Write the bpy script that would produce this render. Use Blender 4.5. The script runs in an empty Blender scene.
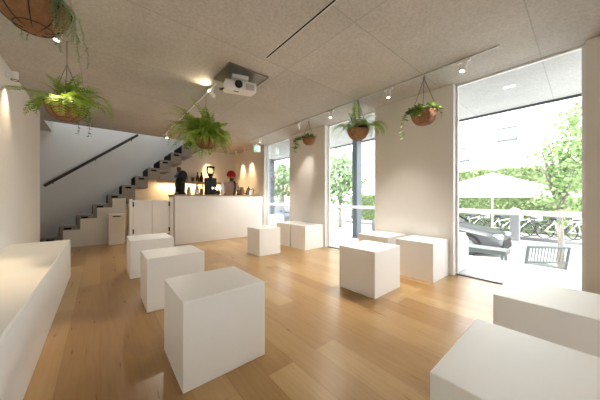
import bpy, bmesh, math, random
from mathutils import Vector, Matrix
R = math.radians
PI = math.pi
sc = bpy.context.scene
COL = sc.collection

# ------------------------------------------------------------------ camera
CAM_H, FPX, HOR, YAW = 1.05, 238.0, 198.0, R(40)
SN, CS = math.sin(YAW), math.cos(YAW)
cam = bpy.data.cameras.new('camera')
cam.sensor_width = 36
cam.lens = FPX / 600 * 36
cam.shift_y = -(200 - HOR) / 600
cam.clip_start = .02
cam_o = bpy.data.objects.new('camera', cam)
COL.objects.link(cam_o)
cam_o.location = (0, 0, CAM_H)
cam_o.rotation_euler = (R(90), 0, -YAW)
sc.camera = cam_o


def at_d(px, py, d):
    a = (px - 300) / FPX
    return Vector(((SN + CS * a) * d, (CS - SN * a) * d, CAM_H + (HOR - py) / FPX * d))


def at_x(px, py, X):
    a = (px - 300) / FPX
    return at_d(px, py, X / (SN + CS * a))


def at_y(px, py, Y):
    a = (px - 300) / FPX
    return at_d(px, py, Y / (CS - SN * a))


# ------------------------------------------------------------------ materials
def nt(name):
    m = bpy.data.materials.new(name)
    m.use_nodes = True
    n = m.node_tree.nodes
    return m, n, m.node_tree.links, n['Principled BSDF']


def mat(name, col, rough=.5, metal=0, var=.06, scale=8, bump=0, bscale=60, spec=.5, stretch=None):
    m, n, l, b = nt(name)
    b.inputs['Roughness'].default_value = rough
    b.inputs['Metallic'].default_value = metal
    b.inputs['Specular IOR Level'].default_value = spec
    tc = n.new('ShaderNodeTexCoord')
    src = tc.outputs['Object']
    if stretch:
        mp = n.new('ShaderNodeMapping')
        mp.inputs['Scale'].default_value = stretch
        l.new(src, mp.inputs['Vector'])
        src = mp.outputs['Vector']
    no = n.new('ShaderNodeTexNoise')
    no.inputs['Scale'].default_value = scale
    no.inputs['Detail'].default_value = 4
    l.new(src, no.inputs['Vector'])
    mx = n.new('ShaderNodeMix')
    mx.data_type = 'RGBA'
    mx.inputs['A'].default_value = tuple(max(0, c * (1 - var)) for c in col) + (1,)
    mx.inputs['B'].default_value = tuple(min(1, c * (1 + var)) for c in col) + (1,)
    l.new(no.outputs['Fac'], mx.inputs['Factor'])
    l.new(mx.outputs['Result'], b.inputs['Base Color'])
    if bump:
        n2 = n.new('ShaderNodeTexNoise')
        n2.inputs['Scale'].default_value = bscale
        l.new(src, n2.inputs['Vector'])
        bp = n.new('ShaderNodeBump')
        bp.inputs['Strength'].default_value = bump
        bp.inputs['Distance'].default_value = .01
        l.new(n2.outputs['Fac'], bp.inputs['Height'])
        l.new(bp.outputs['Normal'], b.inputs['Normal'])
    return m


def emit(name, col, s):
    m, n, l, b = nt(name)
    b.inputs['Base Color'].default_value = (*col, 1)
    b.inputs['Emission Color'].default_value = (*col, 1)
    b.inputs['Emission Strength'].default_value = s
    return m


def leaf_mat(name, c1, c2, trans=.35):
    m, n, l, b = nt(name)
    b.inputs['Roughness'].default_value = .5
    tc = n.new('ShaderNodeTexCoord')
    no = n.new('ShaderNodeTexNoise')
    no.inputs['Scale'].default_value = 9
    l.new(tc.outputs['Object'], no.inputs['Vector'])
    cr = n.new('ShaderNodeValToRGB')
    cr.color_ramp.elements[0].position = .35
    cr.color_ramp.elements[1].position = .65
    cr.color_ramp.elements[0].color = (*c1, 1)
    cr.color_ramp.elements[1].color = (*c2, 1)
    l.new(no.outputs['Fac'], cr.inputs['Fac'])
    l.new(cr.outputs['Color'], b.inputs['Base Color'])
    t = n.new('ShaderNodeBsdfTranslucent')
    l.new(cr.outputs['Color'], t.inputs['Color'])
    mx = n.new('ShaderNodeMixShader')
    mx.inputs['Fac'].default_value = trans
    l.new(b.outputs['BSDF'], mx.inputs[1])
    l.new(t.outputs['BSDF'], mx.inputs[2])
    l.new(mx.outputs['Shader'], n['Material Output'].inputs['Surface'])
    return m


def glass_mat(name, tint=(1, 1, 1), refl=1.0):
    m, n, l, b = nt(name)
    n.remove(b)
    t = n.new('ShaderNodeBsdfTransparent')
    t.inputs['Color'].default_value = (*tint, 1)
    g = n.new('ShaderNodeBsdfGlossy')
    g.inputs['Roughness'].default_value = .01
    f = n.new('ShaderNodeFresnel')
    f.inputs['IOR'].default_value = 1.35
    mu = n.new('ShaderNodeMath')
    mu.operation = 'MULTIPLY'
    mu.inputs[1].default_value = refl
    l.new(f.outputs['Fac'], mu.inputs[0])
    mx = n.new('ShaderNodeMixShader')
    l.new(mu.outputs[0], mx.inputs['Fac'])
    l.new(t.outputs['BSDF'], mx.inputs[1])
    l.new(g.outputs['BSDF'], mx.inputs[2])
    l.new(mx.outputs['Shader'], n['Material Output'].inputs['Surface'])
    return m


def oak_floor():
    m, n, l, b = nt('oak_planks')
    geo = n.new('ShaderNodeNewGeometry')
    sp = n.new('ShaderNodeSeparateXYZ')
    l.new(geo.outputs['Position'], sp.inputs[0])
    cb = n.new('ShaderNodeCombineXYZ')
    l.new(sp.outputs['Y'], cb.inputs['X'])
    l.new(sp.outputs['X'], cb.inputs['Y'])
    br = n.new('ShaderNodeTexBrick')
    br.offset = .37
    br.inputs['Color1'].default_value = (0, 0, 0, 1)
    br.inputs['Color2'].default_value = (1, 1, 1, 1)
    br.inputs['Mortar'].default_value = (.5, .5, .5, 1)
    br.inputs['Scale'].default_value = 1
    br.inputs['Mortar Size'].default_value = .0012
    br.inputs['Brick Width'].default_value = 1.9
    br.inputs['Row Height'].default_value = .19
    l.new(cb.outputs[0], br.inputs['Vector'])
    mp = n.new('ShaderNodeMapping')
    mp.inputs['Scale'].default_value = (1.3, 16, 1)
    l.new(cb.outputs[0], mp.inputs['Vector'])
    no = n.new('ShaderNodeTexNoise')
    no.inputs['Scale'].default_value = 2.2
    no.inputs['Detail'].default_value = 6
    no.inputs['Roughness'].default_value = .6
    l.new(mp.outputs[0], no.inputs['Vector'])
    big = n.new('ShaderNodeTexNoise')
    big.inputs['Scale'].default_value = 1.7
    l.new(cb.outputs[0], big.inputs['Vector'])
    # plank tone + grain
    a1 = n.new('ShaderNodeMath'); a1.operation = 'MULTIPLY'; a1.inputs[1].default_value = .42
    l.new(br.outputs['Color'], a1.inputs[0])
    a2 = n.new('ShaderNodeMath'); a2.operation = 'MULTIPLY_ADD'; a2.inputs[1].default_value = .5
    l.new(no.outputs['Fac'], a2.inputs[0]); l.new(a1.outputs[0], a2.inputs[2])
    a3 = n.new('ShaderNodeMath'); a3.operation = 'MULTIPLY_ADD'; a3.inputs[1].default_value = .2
    l.new(big.outputs['Fac'], a3.inputs[0]); l.new(a2.outputs[0], a3.inputs[2])
    cr = n.new('ShaderNodeValToRGB')
    e = cr.color_ramp.elements
    e[0].position = .2; e[0].color = (.255, .128, .038, 1)
    e[1].position = .95; e[1].color = (.49, .335, .155, 1)
    l.new(a3.outputs[0], cr.inputs['Fac'])
    dk = n.new('ShaderNodeMix'); dk.data_type = 'RGBA'
    dk.inputs['B'].default_value = (.24, .13, .06, 1)
    l.new(br.outputs['Fac'], dk.inputs['Factor'])
    l.new(cr.outputs['Color'], dk.inputs['A'])
    l.new(dk.outputs['Result'], b.inputs['Base Color'])
    rr = n.new('ShaderNodeMapRange')
    rr.inputs['To Min'].default_value = .22
    rr.inputs['To Max'].default_value = .38
    l.new(no.outputs['Fac'], rr.inputs['Value'])
    l.new(rr.outputs['Result'], b.inputs['Roughness'])
    bp = n.new('ShaderNodeBump'); bp.inputs['Strength'].default_value = .06; bp.inputs['Distance'].default_value = .004
    l.new(no.outputs['Fac'], bp.inputs['Height'])
    l.new(bp.outputs['Normal'], b.inputs['Normal'])
    return m


def concrete_mat(name, base, joints=True):
    m, n, l, b = nt(name)
    b.inputs['Roughness'].default_value = .75
    geo = n.new('ShaderNodeNewGeometry')
    sp = n.new('ShaderNodeSeparateXYZ')
    l.new(geo.outputs['Position'], sp.inputs[0])

    def M(op, a, bb=None, c=None):
        k = n.new('ShaderNodeMath'); k.operation = op
        for i, v in enumerate((a, bb, c)):
            if v is None: continue
            if isinstance(v, (int, float)): k.inputs[i].default_value = v
            else: l.new(v, k.inputs[i])
        return k.outputs[0]
    no = n.new('ShaderNodeTexNoise'); no.inputs['Scale'].default_value = 46; no.inputs['Detail'].default_value = 5
    no.inputs['Roughness'].default_value = .7
    l.new(geo.outputs['Position'], no.inputs['Vector'])
    big = n.new('ShaderNodeTexNoise'); big.inputs['Scale'].default_value = 1.3; big.inputs['Detail'].default_value = 3
    l.new(geo.outputs['Position'], big.inputs['Vector'])
    f = M('ADD', M('MULTIPLY', no.outputs['Fac'], 1.0), M('MULTIPLY', big.outputs['Fac'], .4))
    if joints:
        u = M('SUBTRACT', sp.outputs['Y'], .30)
        v = M('DIVIDE', M('SUBTRACT', sp.outputs['X'], 1.72), 1.9)
        fu = M('ABSOLUTE', M('SUBTRACT', M('FRACT', M('ADD', u, 100.5)), .5))
        fv = M('MULTIPLY', M('ABSOLUTE', M('SUBTRACT', M('FRACT', M('ADD', v, 100.5)), .5)), 1.9)
        ln = M('MAXIMUM', M('LESS_THAN', fu, .005), M('LESS_THAN', fv, .0045))
        wn = n.new('ShaderNodeTexWhiteNoise'); wn.noise_dimensions = '2D'
        cc = n.new('ShaderNodeCombineXYZ')
        l.new(M('FLOOR', u), cc.inputs[0]); l.new(M('FLOOR', v), cc.inputs[1])
        l.new(cc.outputs[0], wn.inputs['Vector'])
        f = M('ADD', f, M('MULTIPLY', M('SUBTRACT', wn.outputs['Value'], .5), .09))
    cr = n.new('ShaderNodeValToRGB')
    e = cr.color_ramp.elements
    e[0].position = .35; e[0].color = (*[c * .70 for c in base], 1)
    e[1].position = 1.0; e[1].color = (*[min(1, c * 1.3) for c in base], 1)
    l.new(f, cr.inputs['Fac'])
    out = cr.outputs['Color']
    if joints:
        mx = n.new('ShaderNodeMix'); mx.data_type = 'RGBA'
        mx.inputs['B'].default_value = (*[c * .55 for c in base], 1)
        l.new(M('MULTIPLY', ln, .5), mx.inputs['Factor']); l.new(out, mx.inputs['A'])
        out = mx.outputs['Result']
    l.new(out, b.inputs['Base Color'])
    bp = n.new('ShaderNodeBump'); bp.inputs['Strength'].default_value = .2; bp.inputs['Distance'].default_value = .006
    l.new(no.outputs['Fac'], bp.inputs['Height']); l.new(bp.outputs['Normal'], b.inputs['Normal'])
    return m


M = {}
M['wall'] = mat('white_wall_paint', (.81, .795, .77), .7, var=.02, scale=3, bump=.03)
M['white'] = mat('white_block_paint', (.90, .895, .885), .42, var=.02, scale=5, bump=.02, bscale=90)
M['gloss_white'] = mat('white_enamel', (.88, .88, .87), .3, var=.01)
M['frame_white'] = mat('white_window_frame', (.85, .85, .84), .4, var=.01)
M['floor'] = oak_floor()
M['ceil'] = concrete_mat('board_marked_concrete', (.50, .478, .445))
M['canopy'] = concrete_mat('canopy_concrete', (.46, .46, .45))
M['dark_metal'] = mat('dark_grey_metal', (.09, .095, .10), .4, .7, var=.08)
M['steel'] = mat('blue_grey_steel_paint', (.09, .11, .13), .45, var=.05)
M['black'] = mat('black_plastic', (.012, .012, .013), .6, var=.1, spec=.2)
M['grey_step'] = mat('grey_stair_concrete', (.29, .275, .255), .7, var=.1, scale=14, bump=.05)
M['black_riser'] = mat('black_riser', (.006, .005, .005), .9, var=.1, spec=.1)
M['rail_wood'] = mat('dark_brown_rail', (.045, .03, .024), .45, var=.15, stretch=(2, 20, 20))
M['oak_top'] = mat('oak_counter_top', (.42, .26, .13), .4, var=.18, scale=6, stretch=(2, 20, 20))
M['coir'] = mat('coir_fibre', (.30, .145, .065), .95, var=.4, scale=28, bump=.9, bscale=120)
M['coir_pale'] = mat('pale_coir_fibre', (.33, .175, .095), .95, var=.55, scale=34, bump=.8, bscale=120)
M['wire'] = mat('dark_green_wire', (.035, .03, .018), .5, .3, var=.1)
M['track'] = mat('pale_grey_track', (.6, .59, .57), .5, .2, var=.03)
M['chain'] = mat('galvanised_wire', (.25, .23, .20), .4, .8, var=.1)
M['soil'] = mat('potting_soil', (.04, .025, .015), 1, var=.4, scale=40, bump=.8)
M['fern'] = leaf_mat('fern_green', (.15, .32, .03), (.37, .53, .08))
M['fern_bright'] = leaf_mat('bright_fern_green', (.20, .38, .04), (.44, .60, .12), .4)
M['fern_dark'] = leaf_mat('deep_fern_green', (.06, .16, .02), (.16, .32, .05))
M['ivy'] = leaf_mat('ivy_green', (.13, .26, .05), (.36, .48, .13))
M['pearl'] = leaf_mat('pale_trailing_green', (.22, .30, .13), (.42, .48, .28))
M['leaf_tree'] = leaf_mat('street_tree_leaf', (.12, .21, .07), (.28, .38, .16))
M['leaf_hedge'] = leaf_mat('hedge_leaf', (.12, .18, .08), (.30, .37, .17))
M['leaf_far'] = leaf_mat('far_tree_leaf', (.12, .20, .09), (.28, .38, .20))
M['bark'] = mat('grey_bark', (.20, .18, .15), .9, var=.3, bump=.5)
M['deck'] = mat('pale_terrace_stone', (.44, .435, .42), .7, var=.05, scale=5, bump=.05)
M['street'] = mat('pale_street_paving', (.38, .375, .365), .8, var=.06, scale=3)
M['kerb'] = mat('grey_kerb_stone', (.15, .15, .15), .8, var=.1)
M['facade'] = mat('white_render_facade', (.72, .72, .71), .8, var=.02)
M['fac_frame'] = mat('grey_facade_window_trim', (.05, .052, .055), .6, var=.04)
M['fac_glass'] = mat('pale_blind_glass', (.2, .21, .215), .2, var=.03)
M['car'] = mat('dark_grey_car_paint', (.035, .037, .04), .3, 0, var=.03)
M['car_blue'] = mat('dark_blue_car_paint', (.02, .04, .09), .3, 0, var=.03)
M['car_glass'] = mat('tinted_car_glass', (.03, .035, .04), .05, var=.03)
M['tyre'] = mat('tyre_rubber', (.02, .02, .02), .8, var=.1)
M['alloy'] = mat('alloy_wheel', (.22, .22, .22), .35, .9, var=.03)
M['lamp_glass'] = mat('headlamp_glass', (.75, .77, .78), .1, var=.02)
M['bench'] = mat('grey_green_bench_metal', (.085, .095, .088), .5, .2, var=.08)
M['bike_a'] = mat('silver_bicycle_paint', (.55, .56, .56), .35, .5, var=.03)
M['bike_b'] = mat('charcoal_bicycle_paint', (.08, .085, .09), .4, .3, var=.05)
M['bike_c'] = mat('white_bicycle_paint', (.8, .8, .78), .4, var=.03)
M['canvas'] = mat('white_parasol_canvas', (.84, .84, .82), .85, var=.02, bump=.03)
M['hardware'] = mat('black_hinge', (.015, .014, .013), .5, .4, var=.1)
M['lens'] = mat('projector_lens', (.01, .01, .012), .08, var=.05)
M['plate'] = mat('brushed_recess_plate', (.20, .19, .165), .35, .6, var=.25, scale=5, stretch=(1, 18, 1))
M['groove'] = mat('dark_groove', (.015, .012, .01), .9, var=.1)
M['red'] = mat('red_wool', (.48, .015, .012), .9, var=.25, scale=60, bump=.6, bscale=150)
M['skin'] = mat('skin_tone', (.55, .32, .22), .55, var=.05)
M['beard'] = mat('dark_beard', (.05, .03, .02), .9, var=.3, scale=60, bump=.5)
M['shirt'] = mat('pale_pink_cotton', (.62, .49, .46), .9, var=.06, bump=.15)
M['apron'] = mat('dark_green_apron', (.035, .075, .045), .85, var=.1, bump=.1)
M['trouser'] = mat('dark_trouser_cloth', (.04, .04, .05), .9, var=.1)
M['shoe'] = mat('black_shoe', (.02, .02, .02), .6, var=.1)
M['eye'] = mat('dark_eye', (.02, .015, .01), .2, var=.02)
M['lip'] = mat('lip', (.40, .17, .14), .5, var=.03)
M['ceramic'] = mat('cream_ceramic', (.75, .70, .60), .3, var=.03)
M['dark_cup'] = mat('dark_brown_ceramic', (.07, .04, .025), .35, var=.1)
M['amber'] = mat('dark_bottle_glass', (.03, .018, .01), .12, var=.1)
M['clear'] = glass_mat('clear_hopper_plastic', (.93, .92, .88), 2)
M['glass'] = glass_mat('window_glass', (.985, .99, .985), .5)
M['chrome'] = mat('chrome', (.7, .69, .67), .15, 1, var=.02)
M['beans'] = mat('coffee_beans', (.06, .028, .014), .5, var=.4, scale=80, bump=.8)
M['brown_jar'] = mat('brown_stoneware', (.20, .11, .06), .5, var=.15)
M['sign_green'] = emit('exit_sign_green', (.12, .42, .26), .25)
M['sign_white'] = emit('exit_sign_white', (.85, .95, .88), .3)
M['lampdot'] = emit('downlight_disc', (1, 1, 1), .8)
M['strip'] = emit('warm_light_strip', (1, .72, .38), 1)
M['bulb'] = emit('warm_lamp_lens', (1, .86, .62), 2)
M['bulb_cool'] = emit('cool_lamp_disc', (.9, .95, 1), 1)
M['steelsheet'] = mat('stainless_steel', (.55, .54, .52), .3, .9, var=.05)

# ------------------------------------------------------------------ mesh helpers
def NB():
    return bmesh.new()


def box(bm, lo, hi, rot=None):
    lo, hi = Vector(lo), Vector(hi)
    c = (lo + hi) / 2
    s = hi - lo
    mtx = Matrix.Translation(c) @ (rot.to_4x4() if rot else Matrix()) @ Matrix.Diagonal((s.x, s.y, s.z, 1))
    return bmesh.ops.create_cube(bm, size=1, matrix=mtx)['verts']


def tube(bm, pts, r, seg=8, cap=True):
    pts = [Vector(p) for p in pts]
    rs = r if isinstance(r, (list, tuple)) else [r] * len(pts)
    rings = []
    ref = None
    for i, p in enumerate(pts):
        d = (pts[min(i + 1, len(pts) - 1)] - pts[max(i - 1, 0)])
        if d.length < 1e-9: d = Vector((0, 0, 1))
        d.normalize()
        if ref is None:
            ref = d.orthogonal().normalized()
        ref = (ref - d * ref.dot(d))
        if ref.length < 1e-6: ref = d.orthogonal()
        ref.normalize()
        o = d.cross(ref)
        rings.append([bm.verts.new(p + (ref * math.cos(2 * PI * k / seg) + o * math.sin(2 * PI * k / seg)) * rs[i]) for k in range(seg)])
    for a, b in zip(rings, rings[1:]):
        for k in range(seg):
            bm.faces.new((a[k], a[(k + 1) % seg], b[(k + 1) % seg], b[k]))
    if cap:
        bm.faces.new(rings[0][::-1]); bm.faces.new(rings[-1])


def ring(bm, c, rad, r, axis='z', seg=24, sseg=6):
    c = Vector(c)
    rings = []
    for i in range(seg):
        t = 2 * PI * i / seg
        if axis == 'z': u = Vector((math.cos(t), math.sin(t), 0)); w = Vector((0, 0, 1))
        elif axis == 'y': u = Vector((math.cos(t), 0, math.sin(t))); w = Vector((0, 1, 0))
        else: u = Vector((0, math.cos(t), math.sin(t))); w = Vector((1, 0, 0))
        rings.append([bm.verts.new(c + u * (rad + r * math.cos(2 * PI * k / sseg)) + w * r * math.sin(2 * PI * k / sseg)) for k in range(sseg)])
    for i in range(seg):
        a, b = rings[i], rings[(i + 1) % seg]
        for k in range(sseg):
            bm.faces.new((a[k], a[(k + 1) % sseg], b[(k + 1) % sseg], b[k]))


def lathe(bm, prof, c=(0, 0, 0), seg=24, mtx=None):
    c = Vector(c)
    rings = []
    for r, z in prof:
        rg = []
        for k in range(seg):
            t = 2 * PI * k / seg
            v = Vector((max(r, 1e-4) * math.cos(t), max(r, 1e-4) * math.sin(t), z))
            rg.append(bm.verts.new((mtx @ v if mtx else v) + c))
        rings.append(rg)
    for a, b in zip(rings, rings[1:]):
        for k in range(seg):
            bm.faces.new((a[k], a[(k + 1) % seg], b[(k + 1) % seg], b[k]))
    bm.faces.new(rings[0][::-1]); bm.faces.new(rings[-1])


def prism(bm, poly, axis, a, b):
    """extrude a closed 2-D polygon between a and b along an axis"""
    def P(u, v, w):
        return {'x': (w, u, v), 'y': (u, w, v), 'z': (u, v, w)}[axis]
    A = [bm.verts.new(P(u, v, a)) for u, v in poly]
    B = [bm.verts.new(P(u, v, b)) for u, v in poly]
    n = len(poly)
    for i in range(n):
        bm.faces.new((A[i], A[(i + 1) % n], B[(i + 1) % n], B[i]))
    bm.faces.new(A[::-1]); bm.faces.new(B)


def obj(name, bm, m, parent=None, bevel=0, smooth=False, recalc=True):
    if recalc:
        bmesh.ops.recalc_face_normals(bm, faces=bm.faces)
    me = bpy.data.meshes.new(name)
    bm.to_mesh(me)
    bm.free()
    me.materials.append(m)
    if smooth:
        for p in me.polygons: p.use_smooth = True
    o = bpy.data.objects.new(name, me)
    COL.objects.link(o)
    if parent: o.parent = parent
    if bevel:
        bv = o.modifiers.new('bevel', 'BEVEL')
        bv.width = bevel; bv.segments = 2; bv.limit_method = 'ANGLE'
    return o


def tag(o, label, cat, group=None):
    o['label'] = label; o['category'] = cat
    if group: o['group'] = group
    return o


def thing(name, label, cat, loc=(0, 0, 0), rz=0, group=None):
    o = bpy.data.objects.new(name, None)
    o.empty_display_size = .1
    COL.objects.link(o)
    o.location = loc; o.rotation_euler = (0, 0, rz)
    return tag(o, label, cat, group)


def struct(name, bm, m, parent=None, **k):
    o = obj(name, bm, m, parent, **k)
    if not parent: o['kind'] = 'structure'
    return o


def copy_tree(root, loc=None, rz=None, label=None):
    r = root.copy(); COL.objects.link(r)
    if loc is not None: r.location = loc
    if rz is not None: r.rotation_euler = (0, 0, rz)
    if label: r['label'] = label
    for ch in list(root.children):
        c = ch.copy(); COL.objects.link(c); c.parent = r
        for g in list(ch.children):
            d = g.copy(); COL.objects.link(d); d.parent = c
    return r


def spot_lamp(name, loc, aim, power, angle=60, blend=.6, col=(1, .91, .80), r=.03, parent=None):
    L = bpy.data.lights.new(name, 'SPOT')
    L.energy = power; L.spot_size = R(angle); L.spot_blend = blend; L.color = col; L.shadow_soft_size = r
    o = bpy.data.objects.new(name, L)
    COL.objects.link(o)
    o.location = loc
    d = Vector(aim) - Vector(loc)
    o.rotation_euler = d.to_track_quat('-Z', 'Y').to_euler()
    return o


# ------------------------------------------------------------------ setting
XL, XR, YN, YF, ZC = -.83, 3.66, -3.6, 8.0, 2.60
WT = .15
b = NB(); box(b, (-2.5, YN - .2, -.12), (XR + WT, YF + .2, 0)); struct('floor', b, M['floor'])
# ceiling slab with the stair opening left free
HX0, HX1, HY = -.86, 2.75, 6.92
b = NB()
box(b, (-2.5, YN - .2, ZC), (XR + WT, HY, ZC + .3))
box(b, (-2.5, HY, ZC), (HX0, YF + .2, ZC + .3))
box(b, (HX1, HY, ZC), (XR + WT, YF + .2, ZC + .3))
struct('ceiling', b, M['ceil'])
b = NB(); box(b, (XL - .17, YN, 0), (XL, 6.28, ZC)); struct('wall_left', b, M['wall'])
b = NB(); box(b, (-2.45, YF, 0), (XR + WT, YF + .2, 5.2)); struct('wall_back', b, M['wall'])
b = NB(); box(b, (-2.5, YN - .2, 0), (XR + WT, YN, ZC)); struct('wall_front', b, M['wall'])
# landing beside the stair and the shaft above it
b = NB(); box(b, (-2.5, 6.1, 0), (-2.3, YF, ZC)); box(b, (-2.3, 6.1, 0), (XL - .17, 6.28, ZC)); struct('wall_stair', b, M['wall'])
b = NB()
box(b, (HX0 - .2, HY - .2, ZC + .3), (HX1 + .2, HY, 5.2)); box(b, (HX0 - .2, HY, ZC + .3), (HX0, YF, 5.2))
box(b, (HX1, HY, ZC + .3), (HX1 + .2, YF, 5.2)); box(b, (HX0 - .2, HY - .2, 5.2), (HX1 + .2, YF + .2, 5.4))
struct('wall_shaft', b, M['wall'])
# piers of the window wall
WIN = [(4.76, 5.98), (2.33, 3.54), (-.015, 1.137), (-3.3, -.75)]  # last opening is out of view, added to bring daylight onto the near cubes
piers = [(5.98, YF), (3.54, 4.76), (1.137, 2.33), (-.75, -.015), (YN, -3.3)]
for a, c in piers:
    b = NB(); box(b, (XR, a, 0), (XR + WT, c, ZC)); struct('wall_right', b, M['wall'])
for i, (a, c) in enumerate(WIN):
    f = NB()
    x0, x1 = XR + .09, XR + .135
    box(f, (x0, a, .012), (x1, a + .028, ZC)); box(f, (x0, c - .028, .012), (x1, c, ZC))
    box(f, (x0, a + .028, ZC - .02), (x1, c - .028, ZC))
    for yy in (a, c - .006): box(f, (XR - .002, yy, .0), (XR + .088, yy + .006, ZC - .001))
    w = struct('window_%d' % (i + 1), f, M['frame_white'])
    s = NB(); box(s, (x0 - .01, a, 0), (x1 + .01, c, .012)); obj('window_sill', s, M['dark_metal'], w)
    g = NB(); box(g, (XR + .108, a + .028, .012), (XR + .116, c - .028, ZC - .02)); obj('pane', g, M['glass'], w)
# floor strip below the far windows is the terrace
b = NB(); box(b, (XR + WT, -6, -.25), (5.22, 20, -.005)); struct('floor_terrace', b, M['deck'])
b = NB(); box(b, (XR + WT, -6, ZC), (5.46, 20, ZC + .3)); struct('ceiling_canopy', b, M['canopy'])
b = NB(); box(b, (5.46, -6, ZC - .035), (5.50, 20, ZC + .32)); struct('trim_1', b, M['dark_metal'])
b = NB(); box(b, (5.22, -30, -.95), (60, 60, -.75)); struct('ground_street', b, M['street'])
b = NB(); box(b, (13.9, -12, -.75), (14.1, 22, -.62)); struct('trim_2', b, M['kerb'])
for yy in (3.92, 8.1):
    t = thing('steel_column', {3.92: 'blue grey steel canopy post seen through the middle window under a fern basket',
              8.1: 'dark steel canopy post at the left edge of the farthest window'}[yy], 'post', (5.29, yy, -.005))
    b = NB(); box(b, (-.105, -.075, 0), (.105, .075, ZC + .005)); obj('shaft', b, M['steel'], t, bevel=.004)
    b = NB(); box(b, (-.13, -.11, 0), (.13, .11, .015)); obj('base_plate', b, M['steel'], t)

# stair ------------------------------------------------------------
RISE, RUN = .228, .265
t = thing('staircase', 'grey stepped staircase with black risers climbing right along the back wall', 'stairs', (0, 0, 0))
SX0, SZ0 = -.94, .0
nst = 13
for k in range(nst):
    x0 = SX0 + RUN * k
    z1 = RISE * (k + 1)
    s = NB()
    zb = max(0, z1 - (2 if k < 6 else 1.3) * RISE)
    box(s, (x0 + .012, 7.13, zb), (x0 + RUN + .012, YF - .012, z1))
    st = obj('step', s, M['grey_step'], t, bevel=.004)
    s = NB(); box(s, (x0, 7.135, z1 - RISE + .005), (x0 + .012, YF - .015, z1 - .03)); obj('riser', s, M['black_riser'], st)
    s = NB(); box(s, (x0 + .08, 7.122, z1 - .085), (x0 + .20, 7.132, z1 - .045)); obj('step_slot', s, M['black_riser'], st)
# white stepped stringer wall in front of the steps
poly = [(-.60, 0)]
zz = [.36, .595, .83, 1.045]
xx = [-.60, -.335, -.055, .215, .47]
for i in range(4):
    poly += [(xx[i], zz[i]), (xx[i + 1], zz[i])]
poly += [(.47, 0)]
b = NB(); prism(b, poly, 'y', 7.03, 7.115); struct('wall_stringer', b, M['wall'])
# handrail
p0, p1 = at_y(44, 186, YF - .07), at_y(138, 135, YF - .07)
t = thing('handrail', 'dark brown handrail sloping up the back wall above the stairs', 'handrail', p0)
d = p1 - p0
b = NB(); q = d.to_track_quat('X', 'Z').to_matrix()
bmesh.ops.create_cube(b, size=1, matrix=Matrix.Translation(d / 2) @ q.to_4x4() @ Matrix.Diagonal((d.length, .035, .06, 1)))
obj('rail', b, M['rail_wood'], t, bevel=.006)
for f in (.08, .5, .92):
    b = NB(); c = d * f; tube(b, [c + Vector((0, 0, -.03)), c + Vector((0, .03, -.06)), c + Vector((0, .07, -.06))], .009)
    obj('bracket', b, M['dark_metal'], t, smooth=True)
# ceiling slot
t = thing('ceiling_slot', 'long narrow dark slot set in the concrete ceiling', 'ceiling slot', (1.406, 1.35, ZC))
b = NB(); box(b, (-.010, -.9, -.002), (.010, .9, .0)); obj('groove', b, M['groove'], t)
for sx in (-1, 1):
    b = NB(); box(b, (sx * .013 - .003, -.9, -.003), (sx * .013 + .003, .9, 0)); obj('edge_trim', b, M['frame_white'], t)
# baseboard shadow line left out: walls meet the floor plainly in the photograph

# ------------------------------------------------------------------ cubes
def cube(x0, y0, label, sx=.51, sy=.485, h=.49, group='white display cubes'):
    b = NB(); box(b, (-sx / 2, -sy / 2, 0), (sx / 2, sy / 2, h))
    o = obj('cube_stool', b, M['white'], bevel=.004)
    o.location = (x0 + sx / 2, y0 + sy / 2, 0)
    return tag(o, label, 'stool', group)


cube(.338, 1.375, 'large white cube stool in the front centre of the oak floor', sy=.49)
cube(.327, 2.56, 'white cube stool directly behind the front centre cube', sy=.47)
cube(.295, 3.77, 'white cube stool standing in front of the double leaf counter gate', sy=.56)
cube(2.18, 3.73, 'white cube stool alone in front of the right end of the counter', sx=.46, sy=.46)
cube(2.175, 1.39, 'white cube stool standing free in front of the wide middle pier', sx=.53, sy=.475)
cube(3.125, 1.185, 'white cube stool against the wide pier, right beside the big window', sx=.525, sy=.48)
cube(3.115, 1.78, 'warm topped white cube stool by the wide pier, half hidden behind two cubes', sx=.53, sy=.5)
cube(3.125, 3.565, 'white cube stool against the narrow pier below the small hanging basket', sx=.52, sy=.46)
cube(3.10, 4.06, 'white cube stool tucked below the farthest window', sx=.53, sy=.48)
cube(1.755, -.15, 'white cube stool at the right edge near the window, behind the nearest cube', sx=.47, sy=.49)
cube(.815, -.185, 'nearest white cube stool in the bottom right corner', sx=.53, sy=.505)

# long bench
t = thing('bench', 'long white built in bench running along the left wall', 'bench', (0, 0, 0))
b = NB(); box(b, (XL + .002, -3.2, .46), (-.308, 4.455, .49)); obj('seat_top', b, M['white'], t, bevel=.003)
edges = [-3.2, -1.6, 0.0, 1.25, 2.5, 3.75, 4.455]
for a, c in zip(edges, edges[1:]):
    b = NB(); box(b, (-.328, a + .0015, 0), (-.308, c - .0015, .459)); obj('front_panel', b, M['white'], t, bevel=.001)
b = NB(); box(b, (XL + .002, 4.43, 0), (-.329, 4.453, .459)); obj('end_panel', b, M['white'], t)
b = NB(); box(b, (XL + .002, -3.2, .0), (-.33, 4.42, .455)); obj('carcass', b, M['white'], t)

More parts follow.
